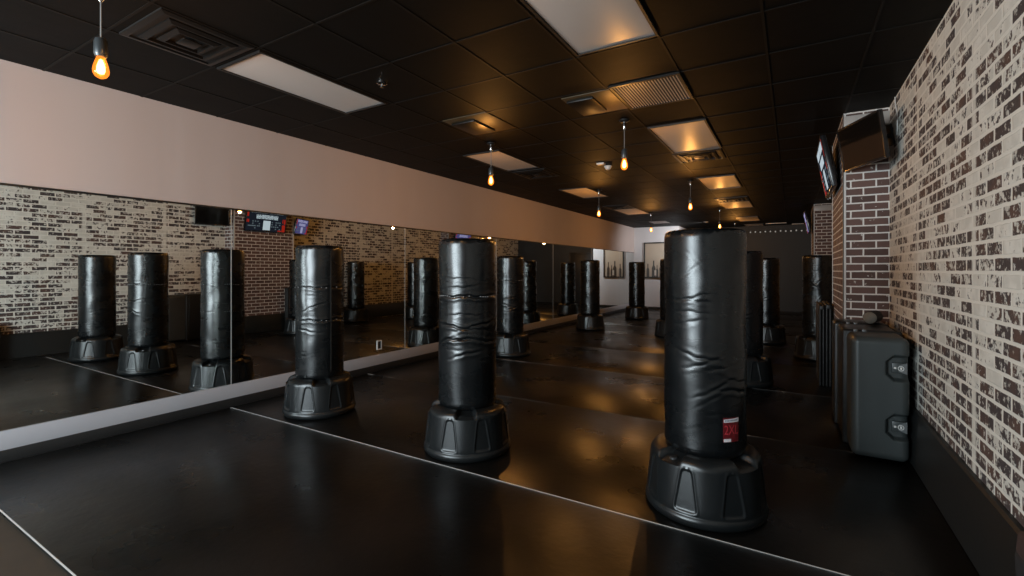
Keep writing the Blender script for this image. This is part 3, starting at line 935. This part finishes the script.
MB().prism([(-0.02, t + 0.05), (0.05, t + 0.05), (0.05, t + 0.25), (-0.02, t + 0.25)], -0.0175, -0.0155).build('pale_print', M['poster_pale'], pp, smooth=False)

# ------------------------------------------------------------------ televisions
SCR = {'bg': emit_mat('screen dark', (0.010, 0.012, 0.018), 1.0), 'white': emit_mat('screen white', (0.70, 0.82, 0.90), 0.62),
       'grey': emit_mat('screen grey', (0.16, 0.20, 0.23), 0.6), 'red': emit_mat('screen red', (0.85, 0.045, 0.02), 0.35),
       'bg2': emit_mat('screen violet', (0.20, 0.19, 0.55), 0.3), 'white2': emit_mat('screen pale violet', (0.60, 0.58, 0.95), 0.5)}
def tv(x, y, z, w, h, yaw, tilt, lab, lit=0, depth=0.06, arm=None):
    """x, y, z = centre of the screen; yaw: heading of the screen normal; tilt: downward"""
    r = bpy.data.objects.new('television', None); COL.objects.link(r)
    r.empty_display_size = 0.1
    r.location = (x, y, z)
    # local: screen in XZ facing -Y
    r.rotation_euler = (Matrix.Rotation(yaw + PI / 2, 4, 'Z') @ Matrix.Rotation(tilt, 4, 'X')).to_euler()
    tag(r, lab, 'television', 'wall televisions on the brick pillars')
    bz = 0.018
    MB().box(-w / 2, w / 2, 0.004, depth * 0.6, -h / 2, h / 2, 0.008).box(-w * 0.36, w * 0.36, depth * 0.55, depth, -h * 0.32, h * 0.34, 0.012).build('cabinet', M['tv_black'], r)
    f = MB()
    f.box(-w / 2, -w / 2 + bz, -0.004, 0.006, -h / 2, h / 2, 0.002).box(w / 2 - bz, w / 2, -0.004, 0.006, -h / 2, h / 2, 0.002)
    f.box(-w / 2 + bz, w / 2 - bz, -0.004, 0.006, h / 2 - bz, h / 2, 0.002).box(-w / 2 + bz, w / 2 - bz, -0.004, 0.006, -h / 2, -h / 2 + bz * 1.3, 0.002)
    f.build('bezel', M['tv_black'], r)
    sw, sh = w - 2 * bz, h - 2.3 * bz
    scn = MB().box(-sw / 2, sw / 2, -0.001, 0.005, -sh / 2, sh / 2).build('screen', (SCR['bg'] if lit == 1 else SCR['bg2']) if lit else M['screen_off'], r, smooth=False)
    if lit:
        rnd = random.Random(5)
        wm = SCR['white'] if lit == 1 else SCR['white2']
        def blk(nm, items, m):
            b = MB()
            for (u0, u1, v0, v1) in items:
                b.box((u0 - 0.5) * sw, (u1 - 0.5) * sw, -0.003, -0.0008, (v0 - 0.5) * sh, (v1 - 0.5) * sh)
            o = b.build(nm, m, scn, smooth=False); o['kind'] = 'stuff'
        # two lines of heavy lettering, too blurred to read, made of strokes
        def strokes(u0, u1, v0, v1, gap):
            out = []
            u = u0
            while u < u1 - 0.02:
                cw = rnd.uniform(0.034, 0.046)
                if gap and abs(u - gap) < 0.02:
                    u += 0.04; continue
                k = rnd.randint(0, 3)
                out.append((u, u + 0.011, v0, v1))
                if k in (0, 2):
                    out.append((u + 0.011, u + cw - 0.009, v1 - 0.035, v1))
                if k in (1, 2, 3):
                    out.append((u + 0.011, u + cw - 0.009, (v0 + v1) / 2 - 0.016, (v0 + v1) / 2 + 0.018))
                if k in (0, 1):
                    out.append((u + 0.011, u + cw - 0.009, v0, v0 + 0.032))
                out.append((u + cw - 0.013, u + cw - 0.003, v0, v1))
                u += cw + 0.006
            return out
        blk('headline', strokes(0.08, 0.90, 0.80, 0.97, 0.46), wm)
        blk('subhead', strokes(0.22, 0.76, 0.55, 0.73, None), wm)
        blk('badge', [(0.40, 0.58, 0.06, 0.48)], wm)
        it = [(0.78, 0.95, 0.20, 0.24)] + [(u, u + 0.03, v, v + 0.05) for u in (0.14, 0.19, 0.24, 0.29, 0.34, 0.66, 0.70, 0.76, 0.82) for v in (0.10, 0.20, 0.30, 0.40) if rnd.random() < 0.75]
        blk('small_print', it, SCR['grey'])
        blk('red_figure', [(0.01, 0.09, 0.02, 0.34), (0.01, 0.05, 0.38, 0.60), (0.07, 0.09, 0.42, 0.60), (0.945, 0.985, 0.62, 0.98), (0.93, 0.955, 0.36, 0.50), (0.965, 0.985, 0.36, 0.50), (0.10, 0.20, 0.03, 0.08)], SCR['red'])
    # wall bracket
    b = MB()
    b.box(-0.12, 0.12, depth, depth + 0.02, -0.10, 0.10, 0.003)
    ln = arm or 0.12
    b.tube([(0, depth + 0.01, 0.0), (0, depth + ln, 0.02)], 0.022, 10)
    b.box(-0.06, 0.06, depth + ln - 0.01, depth + ln + 0.012, -0.08, 0.12, 0.003)
    b.build('wall_bracket', M['frame_black'], r)
    return r
tv(0.325, 6.76, 2.725, 1.04, 0.585, PI, math.radians(11), 'flat television on the near brick pillar, turned to the mirrors, its lit screen reflected there', 1, depth=0.085, arm=0.02)
nrm = math.atan2(-0.27, -0.60)
tv(0.565, 5.63, 2.745, 0.66, 0.44, math.atan2(-0.41, -0.91), math.radians(9), 'dark screened television in the corner of pillar and whitewashed wall', 0, arm=0.20)
tv(0.52, 7.85, 2.66, 0.62, 0.42, math.atan2(0.45, -0.89), math.radians(10), 'lit television behind the near pillar, seen only in the mirror', 2)
tv(0.325, 14.72, 2.76, 1.00, 0.56, PI, math.radians(11), 'far television on the second brick pillar, seen edge on', 2, depth=0.08, arm=0.02)

# hanging cable by the dark television
o = MB().tube([(0.842, 5.70, 3.16), (0.838, 5.66, 3.08), (0.842, 5.60, 2.98), (0.838, 5.56, 2.90), (0.842, 5.58, 2.82), (0.843, 5.62, 2.78)], 0.006, 8).build('power_cable', M['white_plastic'])
tag(o, 'thin white cable hanging behind the dark corner television', 'cable')

# ------------------------------------------------------------------ moulded black case on end
r = empty('equipment_case', (0.59, 5.35, 0.0), 'large black moulded equipment case standing on end by the brick wall', 'case')
x0, x1, z0, z1 = 0.410, 0.785, 0.012, 0.985
yf = 4.67
def rbox(mb, xa, xb, ya, yb, za, zb, bv):
    mb.box(xa, xb, ya, yb, za, zb, bv, 4)
# front shell: a moulded face with two latch notches
def shell(yfront, yback):
    s = MB(); bm = s.bm
    nx, nz = 70, 150
    notch = [0.745, 0.285]
    g = []
    for j in range(nz + 1):
        row = []
        for i in range(nx + 1):
            u, v = i / nx, j / nz
            x, z = x0 + (x1 - x0) * u, z0 + (z1 - z0) * v
            dx = min(x - x0, x1 - x); dz = min(z - z0, z1 - z)
            rr = 0.055
            e = 0.0
            a, c = max(0, rr - dx), max(0, rr - dz)
            q = min(1.0, math.hypot(a, c) / rr)
            e = rr * (1 - math.sqrt(max(0, 1 - q * q)))
            # corner of outline: pull in
            if q >= 1.0 and a > 0 and c > 0:
                l = math.hypot(a, c)
                cx_ = x0 + rr if x - x0 < rr else x1 - rr
                cz_ = z0 + rr if z - z0 < rr else z1 - rr
                x = cx_ + (x - cx_) * rr / l; z = cz_ + (z - cz_) * rr / l
            # notches from the wall side
            for nz0 in notch:
                h = 0.095
                right = x1 - 0.01
                left = right - 0.135
                slant = max(0, left + 0.045 - x) * 1.0
                d = min(x - left, h - abs(z - nz0) - slant)
                e += 0.055 * sstep(d, -0.012, 0.016)
            e += 0.012 * sstep(0.30 - abs(u - 0.45), 0.0, 0.05) * 0
            row.append(bm.verts.new((x - 0.59, yfront + e - 5.35, z)))
        g.append(row)
    for j in range(nz):
        for i in range(nx):
            bm.faces.new((g[j][i], g[j][i + 1], g[j + 1][i + 1], g[j + 1][i]))
    loop = g[0][:] + [g[j][nx] for j in range(1, nz + 1)] + g[nz][nx - 1::-1] + [g[j][0] for j in range(nz - 1, 0, -1)]
    back = [bm.verts.new((v.co.x, yback - 5.35, v.co.z)) for v in loop]
    n = len(loop)
    for k in range(n):
        bm.faces.new((loop[k], back[k], back[(k + 1) % n], loop[(k + 1) % n]))
    bm.faces.new(back)
    return s
shell(yf, 5.02).build('front_shell', M['case'], r, angle=60)
b = MB()
b.box(x0 - 0.59 - 0.030, x1 - 0.59 - 0.004, 5.05 - 5.35, 5.62 - 5.35, 0.012, 0.992, 0.035, 4)
b.build('middle_shell', M['base_plastic'], r)  # shells behind the front take a darker material as painted-in shade
b = MB(); b.box(x0 - 0.59 - 0.050, x1 - 0.59, 5.65 - 5.35, 5.985 - 5.35, 0.012, 1.005, 0.045, 4)
b.build('rear_shell', M['base_plastic'], r)
for yy in (5.035, 5.635):
    b = MB(); b.box(x0 - 0.59 - (0.034 if yy < 5.5 else 0.053), x1 - 0.59 + 0.006, yy - 5.35 - 0.022, yy - 5.35 + 0.022, 0.0, 1.0, 0.018, 3)
    b.build('seam_band', M['frame_black'], r)
for zz in (0.745, 0.285):
    q = MB().box(0.085, 0.178, yf + 0.034 - 5.35, yf + 0.058 - 5.35, zz - 0.042, zz + 0.042, 0.006).build('latch', M['case'], r)
    MB().prism([(0.128, zz - 0.026), (0.178, zz - 0.045), (0.178, zz + 0.045), (0.128, zz + 0.026)], yf + 0.028 - 5.35, yf + 0.036 - 5.35).build('latch_plate', M['latch'], q, smooth=False)
    ring = MB().lathe([(0.015, 0.0), (0.015, 0.006), (0.020, 0.006), (0.020, 0.0), (0.015, 0.0)], 28, mat=Matrix.Translation((0.140, yf + 0.030 - 5.35, zz)) @ Matrix.Rotation(PI / 2, 4, 'X'))
    ring.build('lock_ring', M['white_plastic'], q)
    MB().lathe([(0.0, 0.004), (0.0145, 0.004), (0.0145, 0.0), (0.0, 0.0)], 20, mat=Matrix.Translation((0.140, yf + 0.030 - 5.35, zz)) @ Matrix.Rotation(PI / 2, 4, 'X')).build('lock_face', M['case'], q)
    MB().box(0.134, 0.147, yf + 0.023 - 5.35, yf + 0.027 - 5.35, zz - 0.010, zz + 0.010, 0.001).build('keyhole', M['white_plastic'], q)
    MB().box(0.096, 0.112, yf + 0.022 - 5.35, yf + 0.036 - 5.35, zz - 0.006, zz + 0.010, 0.003).build('hasp', M['white_plastic'], q)
for yy in (5.0, 5.62):
    for xx in (-0.12, -0.06):
        MB().box(xx - 0.014, xx + 0.014, yy - 5.35 - 0.02, yy - 5.35 + 0.02, 0.980, 1.006, 0.003).build('hinge', M['latch'], r)

# small roller on top of the case
r = empty('foam_roller', (0.665, 5.62, 1.066), 'small black roller with a grey rounded end lying on the case', 'roller', rz=math.radians(-18))
mt = Matrix.Rotation(PI / 2, 4, 'X')
MB().lathe([(0.0, -0.12), (0.050, -0.12), (0.057, -0.112), (0.058, 0.112), (0.054, 0.12), (0.0, 0.12)], 32, mat=mt).build('roller_body', M['bag_black'], r)
MB().lathe([(0.054, 0.118), (0.052, 0.128), (0.036, 0.142), (0.016, 0.148), (0.0, 0.149)], 32, mat=mt).build('end_cap', M['grey_end'], r)

# upright folded gym mats beside the pillar
for (xa, xb, zt, lab) in ((0.300, 0.368, 1.06, 'outer black gym mat standing on edge beside the brick pillar'), (0.372, 0.442, 1.075, 'inner black gym mat on edge, right against the brick pillar')):
    r = empty('gym_mat', ((xa + xb) / 2, 7.72, 0), lab, 'gym mat', 'gym mats stood on edge by the pillar')
    w = (xb - xa) / 2
    MB().box(-w, -0.002, -0.42, 0.42, 0.0, zt, 0.016, 3).build('fold_panel', M['gym_mat'], r)
    MB().box(0.002, w, -0.42, 0.42, 0.0, zt - 0.004, 0.016, 3).build('fold_panel', M['gym_mat'], r)
    MB().box(-w * 0.5, w * 0.5, -0.427, -0.419, zt - 0.06, zt - 0.015, 0.002).build('hinge_tab', M['seam'], r)

# gear bag at the right edge
r = empty('gear_bag', (0.730, 2.16, 0.0), 'dark brown and black gear bag cut off by the right edge of the photo', 'bag')
b = bmesh.new()
def soft_box(w, d, h, z0, amp, seed):
    mb = MB()
    mb.box(-w, w, -d, d, z0, z0 + h, min(w, d, h) * 0.45, 5)
    rnd = random.Random(seed)
    p = [rnd.uniform(0, 6) for _ in range(6)]
    bmesh.ops.subdivide_edges(mb.bm, edges=[e for e in mb.bm.edges if e.calc_length() > 0.06], cuts=4, use_grid_fill=True)
    for v in mb.bm.verts:
        k = amp * (math.sin(v.co.z * 23 + v.co.x * 11 + p[0]) + math.sin(v.co.y * 19 + v.co.z * 13 + p[1]))
        if v.co.z > z0 + 0.01:
            v.co.x *= 1 + k; v.co.y *= 1 + k
    return mb
soft_box(0.055, 0.19, 0.53, 0.0, 0.03, 3).build('bag_body', M['bag_black'], r, angle=80)
soft_box(0.053, 0.175, 0.10, 0.51, 0.03, 5).build('top_flap', M['bag_brown'], r, angle=80)
MB().tube([(0.0, 0.192, 0.46), (-0.035, 0.188, 0.40), (-0.058, 0.15, 0.32), (-0.060, 0.07, 0.22), (-0.058, 0.0, 0.16)], 0.010, 8).build('strap', M['bag_strap'], r)

# ------------------------------------------------------------------ light
wd = bpy.data.worlds.new('World'); SC.world = wd
wd.use_nodes = True
bg = wd.node_tree.nodes.get('Background') or wd.node_tree.nodes.new('ShaderNodeBackground')
bg.inputs[0].default_value = (0.75, 0.87, 1.0, 1); bg.inputs[1].default_value = 0.02
for i, w in enumerate(WX):
    ld = bpy.data.lights.new('window_daylight', 'AREA')
    ld.shape = 'RECTANGLE'; ld.size = w[1] - w[0] - 0.12; ld.size_y = WZ[1] - WZ[0] - 0.12
    ld.energy = (215.0, 215.0, 90.0)[i]; ld.color = (0.80, 0.93, 1.0)
    lo = bpy.data.objects.new('window_daylight', ld); COL.objects.link(lo)
    lo.location = ((w[0] + w[1]) / 2, YN - 0.05, (WZ[0] + WZ[1]) / 2)
    lo.rotation_euler = (PI / 2, 0, 0)      # shine into the room, along +Y

# ------------------------------------------------------------------ camera
cd = bpy.data.cameras.new('Camera')
cam = bpy.data.objects.new('Camera', cd); COL.objects.link(cam)
F = 469.0
cd.sensor_fit = 'HORIZONTAL'; cd.sensor_width = 36.0
cd.lens = F / 1024.0 * 36.0
cd.shift_y = -(288.0 - 270.0) / 1024.0
cd.clip_start = 0.02; cd.clip_end = 100
cam.location = (0, 0, 1.515)
cam.rotation_euler = (PI / 2, 0, math.atan(280.0 / 469.0))
SC.camera = cam

SC.view_settings.view_transform = 'Standard'
SC.view_settings.look = 'None'
SC.view_settings.exposure = 0.1
SC.view_settings.gamma = 1.0
SC.view_settings.use_curve_mapping = False
SC.cycles.use_denoising = True
SC.cycles.max_bounces = 10
SC.cycles.glossy_bounces = 6
SC.cycles.diffuse_bounces = 5
SC.cycles.transparent_max_bounces = 12
SC.cycles.sample_clamp_indirect = 4.0
SC.cycles.caustics_reflective = False
SC.cycles.caustics_refractive = False
